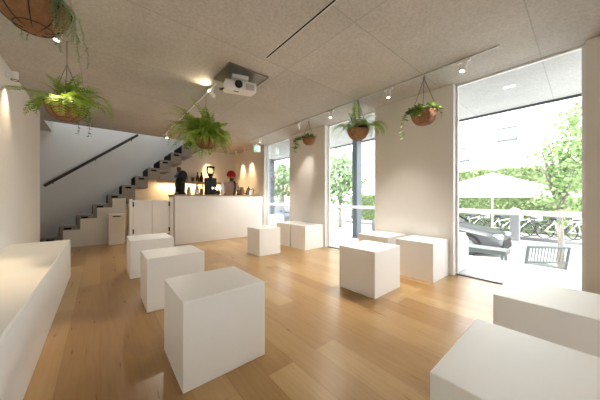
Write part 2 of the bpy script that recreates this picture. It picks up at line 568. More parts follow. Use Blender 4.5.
# ------------------------------------------------------------------ counter, gate, bin
CY = 5.87
t = thing('counter', 'long white coffee counter with thin wooden worktop', 'counter', (0, 0, 0))
b = NB(); box(b, (1.275, CY, 0), (3.53, CY + .58, 1.10)); obj('front_body', b, M['white'], t, bevel=.004)
b = NB(); box(b, (1.26, CY - .012, 1.10), (3.545, CY + .60, 1.128)); obj('worktop', b, M['oak_top'], t, bevel=.003)
CT = 1.128
t = thing('counter_gate', 'pair of white swing doors with black hinges left of the counter', 'gate', (0, 5.93, 0))
for x0, x1 in ((.45, .505), (1.185, 1.255)):
    b = NB(); box(b, (x0, -.02, 0), (x1, .06, 1.03 if x0 < 1 else 1.06)); obj('post', b, M['white'], t, bevel=.003)
for s, (x0, x1) in enumerate(((.515, .846), (.850, 1.175))):
    b = NB(); box(b, (x0, 0, .28), (x1, .035, 1.005)); lf = obj('door_leaf', b, M['white'], t, bevel=.003)
    hx = .51 if s == 0 else 1.18
    for z in (.36, .92):
        b = NB(); box(b, (hx - .018, -.012, z - .045), (hx + .018, .0, z + .045)); tube(b, [(hx, -.014, z - .05), (hx, -.014, z + .05)], .009)
        obj('hinge', b, M['hardware'], lf)
b = NB(); box(b, (.505, .0, .235), (1.185, .05, .262)); obj('gap_shade_strip', b, M['hardware'], t)  # black strip stands in for the shaded gap under the doors
t = thing('waste_bin', 'slim white bin with a dark slot standing against the stair wall', 'bin', (.282, 6.9, 0))
b = NB(); box(b, (-.145, -.12, 0), (.145, .12, .67)); obj('body', b, M['gloss_white'], t, bevel=.006)
b = NB(); box(b, (-.15, -.125, .67), (.15, .125, .69)); obj('lid', b, M['gloss_white'], t, bevel=.004)
b = NB(); box(b, (-.07, -.124, .625), (.07, -.119, .648)); obj('slot', b, M['black'], t)
b = NB(); box(b, (-.12, -.124, .02), (.12, -.1205, .575)); obj('front_door', b, M['gloss_white'], t)

# back shelf with light, cupboards
SH = 1.52
t = thing('wall_shelf', 'pale wooden shelf on the back wall behind the counter', 'shelf', (0, 0, 0))
b = NB(); box(b, (1.25, 7.62, SH), (3.5, YF, SH + .035)); obj('board', b, M['oak_top'], t, bevel=.003)
b = NB(); box(b, (1.25, 7.605, SH - .035), (3.5, 7.62, SH + .035)); obj('front_lip', b, M['oak_top'], t)
for x in (1.75, 2.55, 3.35):
    b = NB(); box(b, (x - .012, 7.9, SH - .12), (x + .012, YF, SH)); obj('bracket', b, M['dark_metal'], t)
b = NB(); box(b, (1.3, 7.85, SH - .012), (3.45, 7.87, SH)); obj('light_strip', b, M['strip'], t)
t = thing('back_counter', 'low back counter below the wall shelf behind the coffee counter', 'counter', (0, 0, 0))
b = NB(); box(b, (1.1, 7.42, 0), (3.6, YF - .005, .86)); obj('carcass', b, M['white'], t)
b = NB(); box(b, (1.09, 7.40, .86), (3.61, YF - .004, .89)); obj('worktop', b, M['oak_top'], t)
for i in range(4):
    b = NB(); box(b, (1.12 + i * .62, 7.402, .06), (1.12 + i * .62 + .6, 7.42, .85)); dd = obj('door', b, M['white'], t)
    b = NB(); box(b, (1.36 + i * .62, 7.385, .78), (1.48 + i * .62, 7.402, .795)); obj('handle', b, M['hardware'], dd)


def put(name, prof, m, p, label, cat, group=None, seg=16):
    b = NB(); lathe(b, prof, seg=seg)
    o = obj(name, b, m, smooth=False)
    o.location = p
    return tag(o, label, cat, group)


def vessel(h, r, neck, lip):
    return [(r * .9, 0), (r, .01), (r, h * .6), (neck, h * .78), (neck, h * .96), (lip, h)]


def shelf_pos(px): 
    p = at_y(px, 180, 7.78); return (p.x, 7.78, SH + .035)


def ctr_pos(px, Y=6.1):
    p = at_y(px, 190, Y); return (p.x, Y, CT)


for px, lab in ((197.6, 'left one of two dark pointed bottles on the back shelf'), (201.4, 'right one of two dark pointed bottles on the back shelf')):
    p = shelf_pos(px)
    t = thing('bottle', lab, 'bottle', p, 0, 'dark bottles on the back shelf')
    b = NB(); lathe(b, [(.05, 0), (.055, .01), (.055, .13), (.02, .22), (.016, .27)], seg=14); obj('glass_body', b, M['amber'], t, smooth=True)
    b = NB(); lathe(b, [(.02, .27), (.021, .3), (.012, .305)], seg=12); obj('stopper', b, M['black'], t)
for px, lab, m_ in ((185, 'dark brown mug on the back shelf beside the round grinder', 'dark_cup'), (188.8, 'cream mug between two dark mugs on the back shelf', 'ceramic'), (192.6, 'dark brown mug beside the pointed bottles', 'dark_cup')):
    t = thing('mug', lab, 'mug', shelf_pos(px), 0, 'mugs on the back shelf')
    b = NB(); lathe(b, [(.035, 0), (.04, .01), (.043, .13), (.039, .13), (.035, .02), (.0, .015)], seg=16); obj('cup_body', b, M[m_], t, smooth=True)
    b = NB(); ring(b, (0, .058, .068), .026, .007, 'x', 12, 6); obj('handle', b, M[m_], t, smooth=True)
# things on the counter between the grinders
put('glass_jar', vessel(.20, .045, .03, .034), M['ceramic'], ctr_pos(189), 'small cream jar right of the black drum topped grinder', 'jar')
put('carafe', [(.05, 0), (.055, .02), (.05, .12), (.026, .2), (.03, .27)], M['chrome'], ctr_pos(197), 'shining metal carafe between the two coffee grinders', 'carafe')
put('milk_jug', [(.045, 0), (.05, .01), (.036, .12), (.042, .16)], M['brown_jar'], ctr_pos(201.5), 'small brown jug left of the tall black grinder', 'jug')
put('sugar_pot', [(.04, 0), (.05, .03), (.05, .1), (.02, .13), (.012, .15)], M['dark_cup'], ctr_pos(218.3), 'squat dark pot right of the tall black grinder', 'pot')
put('water_bottle', [(.03, 0), (.032, .02), (.032, .28), (.018, .34), (.02, .38)], M['gloss_white'], ctr_pos(222.3), 'slim white bottle left of the person in the red cap', 'bottle')
put('espresso_tamper', [(.035, 0), (.035, .02), (.012, .04), (.015, .1), (.022, .12), (.01, .14)], M['black'], ctr_pos(237.8), 'small black tamper right of the person at the counter', 'tamper')
put('stoneware_jar', vessel(.22, .075, .05, .055), M['brown_jar'], ctr_pos(241.8), 'brown stoneware jar on the counter right of the person', 'jar')
t = thing('pour_over_kettle', 'small dark kettle with silver body at the right end of the counter', 'kettle', ctr_pos(248.5), R(160))
b = NB(); lathe(b, [(.085, 0), (.09, .02), (.07, .14), (.05, .17)], seg=18); obj('kettle_body', b, M['chrome'], t, smooth=True)
b = NB(); lathe(b, [(.05, .17), (.045, .19), (.012, .2), (.016, .24), (.006, .25)], seg=14); obj('lid', b, M['black'], t)
b = NB(); tube(b, [(.08, 0, .04), (.13, 0, .06), (.14, 0, .14), (.17, 0, .2)], [.014, .012, .01, .007]); obj('spout', b, M['chrome'], t, smooth=True)
b = NB(); tube(b, [(-.06, 0, .15), (-.12, 0, .19), (-.15, 0, .15), (-.13, 0, .05)], .011); obj('handle', b, M['black'], t, smooth=True)
put('tray', [(.0, 0), (.11, 0), (.115, .012), (.11, .012), (.105, .006)], M['dark_cup'], ctr_pos(256), 'flat dark tray at the far right end of the counter', 'tray', seg=24)

# grinder with round drum top
t = thing('coffee_grinder', 'matt black coffee grinder with a round drum head, left end of the counter', 'coffee grinder', ctr_pos(180.3, 6.12), R(20))
b = NB(); lathe(b, [(.12, 0), (.125, .03), (.105, .05), (.098, .36), (.07, .40)], seg=20); obj('body', b, M['black'], t, smooth=False)
b = NB(); lathe(b, [(.10, -.075), (.112, -.06), (.112, .06), (.10, .075)], (.03, 0, .46), 22, Matrix.Rotation(R(90), 3, 'X')); obj('drum', b, M['black'], t)
b = NB(); tube(b, [(-.07, 0, .42), (-.115, 0, .425)], [.03, .035], 12); tube(b, [(-.115, 0, .425), (-.14, 0, .425)], .025, 12); obj('dial', b, M['dark_metal'], t)
b = NB(); lathe(b, [(.035, 0), (.05, .12), (.048, .12), (.03, .0)], (-.035, 0, .52), 16); obj('hopper', b, M['beans'], t)
b = NB(); box(b, (-.06, -.19, .0), (.06, -.10, .015)); obj('drip_tray', b, M['dark_metal'], t)
b = NB(); tube(b, [(0, -.08, .3), (0, -.15, .27)], [.025, .015]); obj('spout', b, M['dark_metal'], t)
t = thing('coffee_grinder', 'tall square black coffee grinder with clear hopper, middle of the counter', 'coffee grinder', ctr_pos(210.5, 6.12), R(25))
b = NB(); box(b, (-.105, -.11, 0), (.105, .11, .43)); obj('body', b, M['black'], t, bevel=.015)
b = NB(); lathe(b, [(.045, .43), (.045, .47), (.07, .50)], seg=18); obj('collar', b, M['black'], t)
b = NB(); lathe(b, [(.06, .50), (.10, .58), (.10, .70), (.097, .70), (.097, .58), (.057, .502)], seg=22); obj('hopper', b, M['clear'], t, smooth=True)
b = NB(); lathe(b, [(.105, .70), (.105, .722), (.04, .735)], seg=22); obj('lid', b, M['black'], t)
b = NB(); lathe(b, [(.0, .508), (.055, .508), (.068, .54), (.0, .55)], seg=18); obj('beans', b, M['beans'], t)
for sx in (-.05, .05):
    b = NB(); box(b, (sx - .022, -.125, .14), (sx + .022, -.108, .2)); obj('button', b, M['chrome'], t, bevel=.004)
b = NB(); box(b, (-.07, -.2, 0), (.07, -.11, .02)); obj('drip_tray', b, M['black'], t)

# ------------------------------------------------------------------ person
def skin_obj(name, verts, edges, radii, m, parent, levels=1):
    me = bpy.data.meshes.new(name)
    me.from_pydata([tuple(v) for v in verts], edges, [])
    me.materials.append(m)
    o = bpy.data.objects.new(name, me)
    COL.objects.link(o)
    o.parent = parent
    sk = o.modifiers.new('skin', 'SKIN')
    sk.use_smooth_shade = True
    sv = me.skin_vertices[0].data if me.skin_vertices else None
    if sv is None:
        me.attributes  # layer is created with the modifier below
        bpy.context.view_layer.objects.active = o
        bpy.ops.object.mode_set(mode='EDIT'); bpy.ops.object.mode_set(mode='OBJECT')
        sv = me.skin_vertices[0].data
    for i, r in enumerate(radii):
        sv[i].radius = (r, r) if not isinstance(r, tuple) else r
        sv[i].use_root = (i == 0)
    ss = o.modifiers.new('subsurf', 'SUBSURF'); ss.levels = levels; ss.render_levels = levels
    return o


class G:
    def __init__(s): s.v = []; s.e = []; s.r = []
    def add(s, p, r, prev=None):
        s.v.append(Vector(p)); s.r.append(r)
        if prev is not None: s.e.append((prev, len(s.v) - 1))
        return len(s.v) - 1


pp = at_y(230.5, 190, 6.82)
person = thing('person', 'person in a red knit cap and pale pink shirt looking down behind the counter', 'person', (pp.x, 6.82, 0), R(-12))
ZB = 0
person.scale = (1.035, 1.035, 1.035)
g = G()
pel = g.add((0, 0, .94 + ZB), (.15, .115)); s1 = g.add((0, 0, 1.10 + ZB), (.135, .10), pel); ch = g.add((0, -.02, 1.31 + ZB), (.16, .11), s1)
nb = g.add((0, -.03, 1.45 + ZB), .065, ch); nk = g.add((0, -.07, 1.515 + ZB), .052, nb)
h1 = g.add((0, -.12, 1.57 + ZB), .07, nk); h2 = g.add((0, -.125, 1.65 + ZB), .092, h1); h3 = g.add((0, -.095, 1.73 + ZB), .075, h2)
ns = g.add((0, -.225, 1.60 + ZB), .014, h2)
for sx in (-1, 1):
    sh = g.add((sx * .17, -.02, 1.40 + ZB), .062, ch)
    el = g.add((sx * .245, -.06, 1.13 + ZB), .043, sh)
    wr = g.add((sx * .15, -.30, 1.14 + ZB), .027, el)
    pa = g.add((sx * .13, -.36, 1.145 + ZB), .03, wr)
    for k, (dx, L_) in enumerate(((-.03, .055), (-.01, .068), (.01, .062), (.03, .048))):
        f1 = g.add((sx * (.125 + dx), -.40, 1.145 + ZB), .0095, pa)
        f2 = g.add((sx * (.123 + dx * 1.1), -.40 - L_ * .55, 1.14 + ZB), .009, f1)
        g.add((sx * (.121 + dx * 1.1), -.40 - L_ * .9, 1.12 + ZB), .0075, f2)
    t1 = g.add((sx * .085, -.355, 1.135 + ZB), .011, pa); g.add((sx * .07, -.39, 1.125 + ZB), .009, t1)
    hp = g.add((sx * .09, 0, .86 + ZB), .085, pel); kn = g.add((sx * .1, -.02, .48 + ZB), .058, hp)
    an = g.add((sx * .1, .02, .09 + ZB), .038, kn); g.add((sx * .11, -.13, .035 + ZB), .033, an)
skin_obj('body', g.v, g.e, g.r, M['skin'], person, 2)
g = G()
a = g.add((0, 0, .93 + ZB), (.165, .13)); c = g.add((0, 0, 1.10 + ZB), (.152, .117), a); ch = g.add((0, -.02, 1.31 + ZB), (.175, .125), c); g.add((0, -.025, 1.44 + ZB), .085, ch)
for sx in (-1, 1):
    sh = g.add((sx * .17, -.02, 1.40 + ZB), .075, ch); el = g.add((sx * .245, -.06, 1.13 + ZB), .055, sh); g.add((sx * .18, -.235, 1.138 + ZB), .042, el)
skin_obj('shirt', g.v, g.e, g.r, M['shirt'], person, 2)
g = G()
a = g.add((0, 0, .95 + ZB), (.16, .125))
for sx in (-1, 1):
    hp = g.add((sx * .09, 0, .85 + ZB), .1, a); kn = g.add((sx * .1, -.02, .48 + ZB), .075, hp); g.add((sx * .1, .015, .12 + ZB), .06, kn)
skin_obj('trousers', g.v, g.e, g.r, M['trouser'], person, 2)
for sx in (-1, 1):
    b = NB(); lathe(b, [(.03, -.02), (.05, 0), (.05, .05), (.03, .08)], seg=14)
    for v in b.verts: v.co = Vector((v.co.x * .95 + sx * .105, v.co.y * 2.5 - .05, max(v.co.z, 0) + ZB))
    obj('shoe', b, M['shoe'], person, smooth=True)
b = NB()   # apron: bib, skirt and straps following the body
rows = [(.55, .19), (.7, .19), (.85, .185), (.95, .17), (1.04, .155)]
pr = []
for z, w in rows:
    pr.append([b.verts.new((u * w, -(.155 - .03 * max(0, z - 1.15)) + .07 * abs(u) ** 2, z + ZB)) for u in (-1, -.6, -.2, .2, .6, 1)])
for r0, r1 in zip(pr, pr[1:]):
    for k in range(5): b.faces.new((r0[k], r0[k + 1], r1[k + 1], r1[k]))
ap = obj('apron', b, M['apron'], person); so = ap.modifiers.new('thickness', 'SOLIDIFY'); so.thickness = .006
b = NB(); tube(b, [(.03, -.155, 1.03 + ZB), (.075, -.165, 1.18 + ZB), (.10, -.155, 1.31 + ZB), (.11, -.12, 1.40 + ZB), (.095, -.055, 1.49 + ZB), (.06, .06, 1.46 + ZB)], .024, 8); obj('apron_strap', b, M['apron'], person, smooth=True)
b = NB()   # cap: ribbed knit dome tilted forward
rim = []
for k in range(12):
    ph = k / 11 * PI / 2
    rg = []
    for j in range(28):
        th = 2 * PI * j / 28
        rr = .118 * math.cos(ph * .985) * (1 + .02 * (j % 2))
        v = Vector((rr * math.cos(th), rr * 1.1 * math.sin(th), .125 * math.sin(ph)))
        rg.append(b.verts.new(Matrix.Rotation(R(28), 3, 'X') @ v + Vector((0, -.105, 1.675 + ZB))))
    rim.append(rg)
for r0, r1 in zip(rim, rim[1:]):
    for j in range(28): b.faces.new((r0[j], r0[(j + 1) % 28], r1[(j + 1) % 28], r1[j]))
b.faces.new(rim[-1]); b.faces.new(rim[0][::-1])
cap = obj('knit_cap', b, M['red'], person, smooth=True)
b = NB()
for j in range(28):
    pass
mt = Matrix.Rotation(R(28), 3, 'X')
lathe(b, [(.112, -.02), (.124, -.02), (.127, .02), (.115, .025)], (0, -.105, 1.67 + ZB), 28, mt); obj('cap_cuff', b, M['red'], cap, smooth=True)
b = NB(); bmesh.ops.create_uvsphere(b, u_segments=16, v_segments=10, radius=1)
for v in b.verts: v.co = Vector((v.co.x * .062, v.co.y * .05 - .165, v.co.z * .05 + 1.545 + ZB))
obj('beard', b, M['beard'], person, smooth=True)
for sx in (-1, 1):
    b = NB(); bmesh.ops.create_uvsphere(b, u_segments=10, v_segments=8, radius=.011)
    for v in b.verts: v.co += Vector((sx * .034, -.205, 1.635 + ZB))
    obj('eye', b, M['eye'], person, smooth=True)
    b = NB(); bmesh.ops.create_uvsphere(b, u_segments=10, v_segments=8, radius=1)
    for v in b.verts: v.co = Vector((v.co.x * .012 + sx * .095, v.co.y * .02 - .11, v.co.z * .033 + 1.61 + ZB))
    obj('ear', b, M['skin'], person, smooth=True)
b = NB(); bmesh.ops.create_uvsphere(b, u_segments=10, v_segments=6, radius=1)
for v in b.verts: v.co = Vector((v.co.x * .025, v.co.y * .01 - .212, v.co.z * .008 + 1.563 + ZB))
obj('mouth', b, M['lip'], person, smooth=True)

# ------------------------------------------------------------------ ceiling fittings
def spotlight(loc, aim, label, power=40, angle=70, drop=.0, light=True, m='gloss_white', col=(1, .91, .80), head=.04):
    """adapter on the track, a short arm and a cylindrical head aimed at a point"""
    t = thing('track_spotlight', label, 'spotlight', loc, 0, 'track spotlights')
    b = NB(); box(b, (-.016, -.065, -.028), (.016, .065, 0)); obj('adapter', b, M[m], t, bevel=.003)
    hc = Vector((0, 0, -.072 - drop))
    b = NB(); tube(b, [(0, 0, -.03), hc + Vector((0, 0, .03))], .007); obj('arm', b, M[m], t)
    dd = (Vector(aim) - (Vector(loc) + hc)).normalized()
    q = dd.to_track_quat('Z', 'Y').to_matrix()
    b = NB(); lathe(b, [(.028 * head / .05, -.06), (.036 * head / .05, -.055), (.036 * head / .05, .06), (.031 * head / .05, .06), (.031 * head / .05, .045)], hc, 18, q); hd = obj('head', b, M[m], t)
    b = NB(); lathe(b, [(.0, .046), (.030 * head / .05, .046), (.030 * head / .05, .050), (.0, .050)], hc, 18, q); obj('lens', b, M['bulb'], hd)
    if light:
        L = spot_lamp('lamp', Vector(loc) + hc + dd * .075, aim, power, angle, 1, col)
    return t


t = thing('ceiling_track', 'thin grey lighting track running along the window side ceiling', 'lighting track', (3.1, 0, ZC))
b = NB(); box(b, (-.008, .57, -.012), (.008, 5.9, 0)); obj('rail', b, M['track'], t)
b = NB(); box(b, (-.010, .55, -.014), (.010, .57, 0)); obj('end_cap', b, M['gloss_white'], t)
t = thing('ceiling_track', 'short lighting track beside the projector above the stools', 'lighting track', (1.2, 0, ZC))
b = NB(); box(b, (-.008, 3.2, -.012), (.008, 6.7, 0)); obj('rail', b, M['gloss_white'], t)
TZ = ZC - .012
trk = [(.86, (2.3, 1.3, 0), 'spotlight nearest the camera on the window side track', 24, 84),
       (1.76, (2.8, 1.75, .0), 'spotlight on the track between the two right hand baskets', 24, 84),
       (2.85, (2.6, 2.8, 0), 'spotlight on the track left of the fern by the window', 36, 95),
       (3.75, (3.66, 4.15, 1.6), 'spotlight on the track above the small round basket', 8, 40),
       (5.25, (3.0, 5.4, 0), 'spotlight at the far end of the window side track', 30, 90)]
for y, aim, lab, pw, an in trk:
    spotlight((3.1, y, TZ), aim, lab, pw, an)
spotlight((-.29, 3.06, ZC), (-.62, 2.75, .49), 'small white spotlight between the two hanging baskets at the left', 20, 62, col=(1, .74, .44))
spotlight((1.2, -.9, ZC), (1.2, -.2, 0), 'unseen fill spotlight added on the ceiling past the nearest corner cube', 2, 130)  # added behind the camera to brighten the cubes
spotlight((-.29, -1.0, ZC), (-.1, -.2, 0), 'unseen fill spotlight added on the ceiling over the near end of the long bench', 5, 130)  # second added fill, also out of view behind the camera
spotlight((1.2, 3.36, TZ), (.98, 3.22, ZC + .02), 'glowing spotlight hanging beside the projector', 1.5, 110, col=(1, .78, .5))
spotlight((1.2, 6.35, TZ), (1.5, 5.0, 0), 'white spotlight near the stair opening left of the big fern', 36, 100)
p = at_x(15, 76, XL + .07)
t = thing('wall_spotlight', 'small white spotlight with dark rim high on the left wall', 'spotlight', (XL, p.y, p.z))
b = NB(); box(b, (0, -.02, -.04), (.012, .02, .04)); obj('wall_plate', b, M['gloss_white'], t)
b = NB(); tube(b, [(.012, 0, 0), (.06, 0, 0)], .007); obj('arm', b, M['gloss_white'], t)
b = NB(); tube(b, [(.07, 0, .045), (.07, 0, -.05)], .03, 16); hd = obj('head', b, M['gloss_white'], t)
b = NB(); ring(b, (.07, 0, -.05), .03, .004); obj('rim', b, M['black'], hd)
spot_lamp('lamp', (XL + .09, p.y, p.z - .07), (XL + .12, p.y - .1, 0), 7, 80, 1, (1, .76, .48))
# wall washers by the counter
for x, y, ax, ay, lab in ((3.42, 7.35, 3.66, 7.3, 'small wall washer lamp over the far end of the side wall'), (3.42, 6.75, 3.66, 6.7, 'small wall washer lamp beside the exit sign'),
                          (2.7, 7.75, 2.75, 8.0, 'small wall washer lamp over the back shelf')):
    spotlight((x, y, ZC - .0), (ax, ay, 1.6), lab, 20, 55, col=(1, .70, .36))
# exit sign
t = thing('exit_sign', 'small green and white running man exit sign hung below the ceiling', 'exit sign', (3.43, 6.0, ZC), R(-25))
b = NB(); box(b, (-.02, -.012, -.04), (.02, .012, 0)); obj('hanger', b, M['gloss_white'], t)
b = NB(); box(b, (-.10, -.02, -.24), (.10, .02, -.04)); obj('housing', b, M['gloss_white'], t, bevel=.004)
b = NB(); box(b, (-.09, -.023, -.23), (.09, -.0205, -.05)); fc = obj('face', b, M['sign_green'], t)
b = NB(); box(b, (.02, -.0255, -.215), (.075, -.0235, -.065)); obj('doorway', b, M['sign_white'], fc)
b = NB()
tube(b, [(-.025, -.0245, -.082), (-.025, -.0265, -.082)], .013, 12)
for (x0, z0), (x1, z1) in (((-.03, -.10), (-.035, -.15)), ((-.035, -.15), (-.005, -.175)), ((-.005, -.175), (-.01, -.215)), ((-.035, -.15), (-.055, -.18)), ((-.055, -.18), (-.08, -.185)),
                           ((-.03, -.105), (.005, -.13)), ((-.03, -.105), (-.062, -.12)), ((-.062, -.12), (-.07, -.145))):
    tube(b, [(x0, -.025, z0), (x1, -.025, z1)], .006, 6)
obj('running_figure', b, M['sign_white'], fc)
# projector
t = thing('projector_plate', 'square brushed metal plate in the ceiling above the projector', 'ceiling plate', (1.385, 2.83, ZC))
b = NB(); box(b, (-.255, -.235, -.012), (.255, .235, 0)); obj('sheet', b, M['plate'], t)
b = NB()
for s in (-1, 1):
    box(b, (s * .258 - .004, -.24, -.02), (s * .258 + .004, .24, 0)); box(b, (-.262, s * .238 - .004, -.02), (.262, s * .238 + .004, 0))
obj('edge_frame', b, M['chain'], t)
t = thing('projector', 'white ceiling projector with round black lens facing the room', 'projector', (1.36, 2.82, ZC - .021), R(-18))
b = NB(); box(b, (-.10, -.09, -.045), (.10, .09, 0)); obj('mount', b, M['gloss_white'], t, bevel=.004)
pm = Matrix.Translation((0, 0, -.03)) @ Matrix.Rotation(R(13), 4, 'X')
def PX(b): bmesh.ops.transform(b, matrix=pm, verts=b.verts); return b
b = NB(); box(b, (-.19, -.17, -.155), (.19, .13, -.035)); obj('body', PX(b), M['gloss_white'], t, bevel=.022)
b = NB(); tube(b, [(-.03, -.17, -.082), (-.03, -.192, -.082)], .046, 22); hs = obj('lens_ring', PX(b), M['black'], t, bevel=.004)
b = NB(); lathe(b, [(0, 0), (.034, 0), (.025, .01), (0, .014)], (-.03, -.192, -.082), 22, Matrix.Rotation(R(90), 3, 'X')); obj('lens', PX(b), M['lens'], hs, smooth=True)
b = NB(); box(b, (-.08, -.12, -.158), (-.02, -.09, -.153)); obj('sensor_window', PX(b), M['black'], t)
b = NB()
for i in range(7): box(b, (.06 + i * .015, -.172, -.13), (.066 + i * .015, -.168, -.06))
obj('vent_grille', PX(b), M['chain'], t)
b = NB(); tube(b, [(-.19, .05, -.12), (-.23, .03, -.145), (-.24, -.03, -.14), (-.19, -.06, -.13)], .006); obj('cable', PX(b), M['black'], t, smooth=True)
for y in (.95, 1.02):
    o = put('canopy_downlight', [(0, 0), (.028, 0), (.03, .008), (.0, .01)], M['lampdot'], (4.35, y - .32, ZC - .01),
            'left one of two recessed dots in the canopy soffit' if y > 1 else 'right one of two recessed dots in the canopy soffit', 'downlight', 'downlights in the canopy')

# ------------------------------------------------------------------ plants
def leaflet(bm, p, d, n, L, w):
    """a small folded leaf with base p, direction d and surface normal n"""
    s = d.cross(n).normalized()
    a = bm.verts.new(p); m1 = bm.verts.new(p + d * L * .45 + s * w - n * w * .25); m2 = bm.verts.new(p + d * L * .45 - s * w - n * w * .25)
    e = bm.verts.new(p + d * L - n * L * .12); c = bm.verts.new(p + d * L * .5)
    bm.faces.new((a, m1, c)); bm.faces.new((m1, e, c)); bm.faces.new((a, c, m2)); bm.faces.new((c, e, m2))


def frond(bm, rng, base, az, elev, L, droop, leaf, pairs=26, wid=.10):
    p = Vector(base); pts = [p.copy()]; dirs = []
    e = elev
    n = 16
    for i in range(n):
        d = Vector((math.cos(az) * math.cos(e), math.sin(az) * math.cos(e), math.sin(e)))
        p = p + d * L / n; pts.append(p.copy()); dirs.append(d)
        e -= droop / n * (.4 + 1.2 * i / n)
        az += rng.uniform(-.03, .03)
    tube(bm, pts[::2], [.003 - .002 * i / 8 for i in range(len(pts[::2]))], 4, False)
    side = Vector((-math.sin(az), math.cos(az), 0))
    for k in range(pairs):
        f = .1 + .9 * k / (pairs - 1)
        i = min(n - 1, int(f * n)); u = f * n - i
        q = pts[i].lerp(pts[i + 1], min(1, u)); d = dirs[i]
        nn = side.cross(d).normalized()
        ll = leaf * (math.sin(PI * min(1, f * .86 + .13)) ** .7) * rng.uniform(.85, 1.1) + .006
        for s in (-1, 1):
            dd = (side * s + d * .35 + Vector((0, 0, -.18 + rng.uniform(-.1, .1)))).normalized()
            leaflet(bm, q, dd, nn, ll, ll * wid + .002)


def basket(t, rad=.16, depth=.15, coir='coir', hang=.5, up=None, wr=.003):
    """half-round coir liner in a wire frame on three wires; origin at the rim centre"""
    prof = []
    for k in range(11):
        ph = PI / 2 * k / 10
        prof.append((rad * math.sin(ph) ** .85, -depth * math.cos(ph)))
    prof += [(rad * .93, .004), (rad * .9, -.03), (0, -.035)]
    b = NB(); lathe(b, prof, seg=30)
    ro = random.Random(5)
    for v in b.verts:
        v.co *= 1 + ro.uniform(-.012, .012)
    obj('coir_liner', b, M[coir], t, smooth=True)
    b = NB(); lathe(b, [(0, -.04), (rad * .88, -.034), (rad * .87, -.01), (0, .012)], seg=20); obj('soil', b, M['soil'], t)
    b = NB()
    ring(b, (0, 0, 0), rad * 1.02, wr * 1.4, 'z', 30, 6)
    for f in (.30,):
        ph = PI / 2 * f
        ring(b, (0, 0, -depth * math.cos(ph)), rad * math.sin(ph) ** .85 + wr, wr, 'z', 30, 5)
    for j in range(8):
        th = 2 * PI * j / 8
        tube(b, [(math.cos(th) * (rad * math.sin(PI / 2 * k / 8) ** .85 + .003), math.sin(th) * (rad * math.sin(PI / 2 * k / 8) ** .85 + .003), -depth * math.cos(PI / 2 * k / 8)) for k in range(1, 9)], wr, 5)
    obj('wire_frame', b, M['wire'], t, smooth=True)
    if hang:
        ap = Vector((0, 0, hang))
        for j in range(3):
            th = 2 * PI * j / 3 + .5
            b = NB(); tube(b, [(math.cos(th) * rad, math.sin(th) * rad, 0), ap], .0035, 6); obj('hanging_wire', b, M['chain'], t)
        if up:
            b = NB(); tube(b, [ap, (0, 0, up)], .004, 6)
            ring(b, ap, .014, .003, 'x', 12, 5)
            obj('hook', b, M['chain'], t)


def trail(bm, rng, start, out, L, leaf, gap, wob=.02):
    p = Vector(start); n = max(3, int(L / gap)); pts = [p.copy()]
    for i in range(n):
        d = Vector((out.x * max(0, .8 - i * .3), out.y * max(0, .8 - i * .3), -1 if i > 1 else -.2)).normalized()
        p = p + d * gap + Vector((rng.uniform(-wob, wob), rng.uniform(-wob, wob), 0)) * .6
        pts.append(p.copy())
    tube(bm, pts, .0018, 4, False)
    for q in pts[1:]:
        for k in range(2):
            a = rng.uniform(0, 2 * PI)
            d = Vector((math.cos(a), math.sin(a), rng.uniform(-.7, .2))).normalized()
            leaflet(bm, q, d, Vector((0, 0, 1)) if abs(d.z) < .8 else Vector((1, 0, 0)), leaf * rng.uniform(.7, 1.15), leaf * .36)


def mound(bm, rng, rad, h, count, leaf):
    for i in range(count):
        a = rng.uniform(0, 2 * PI); r = rad * math.sqrt(rng.random()) * 1.1
        q = Vector((math.cos(a) * r, math.sin(a) * r, .0 + h * rng.random() * (1 - .5 * r / rad)))
        e = rng.uniform(-.3, .9)
        d = Vector((math.cos(a + rng.uniform(-.8, .8)) * math.cos(e), math.sin(a + rng.uniform(-.8, .8)) * math.cos(e), math.sin(e)))
        leaflet(bm, q, d, Vector((-d.z * math.cos(a), -d.z * math.sin(a), 1)).normalized(), leaf * rng.uniform(.7, 1.2), leaf * .36)


def planter(px, py, d, label, kind, rad, depth, hang, seed, coir='coir', zt=TZ, wr=.003):
    p = at_d(px, py, d)
    t = thing('hanging_planter', label, 'hanging plant', p, random.Random(seed).uniform(0, 6), 'hanging plants in coir baskets')
    t.rotation_euler[2] = 0
    basket(t, rad, depth, coir, hang, zt - p.z, wr)
    return t, random.Random(seed)


GP = 'hanging plants in coir baskets'
# 1 nearest basket, top left
t, rg = planter(34, 4, 1.27, 'nearest hanging basket at the top left with pale thin trailing strands', 'pearl', .142, .145, .42, 3, 'coir', ZC)
b = NB()
for i in range(26):
    a = R(-38) + rg.gauss(0, .3) if i < 16 else rg.uniform(0, 6.28)
    o = Vector((math.cos(a), math.sin(a), 0))
    trail(b, rg, o * .143 + Vector((0, 0, .01)), o, rg.uniform(.12, .34) if i < 16 else rg.uniform(.05, .2), .012, .013, .012)
mound(b, rg, .14, .06, 260, .02)
obj('foliage', b, M['pearl'], t)
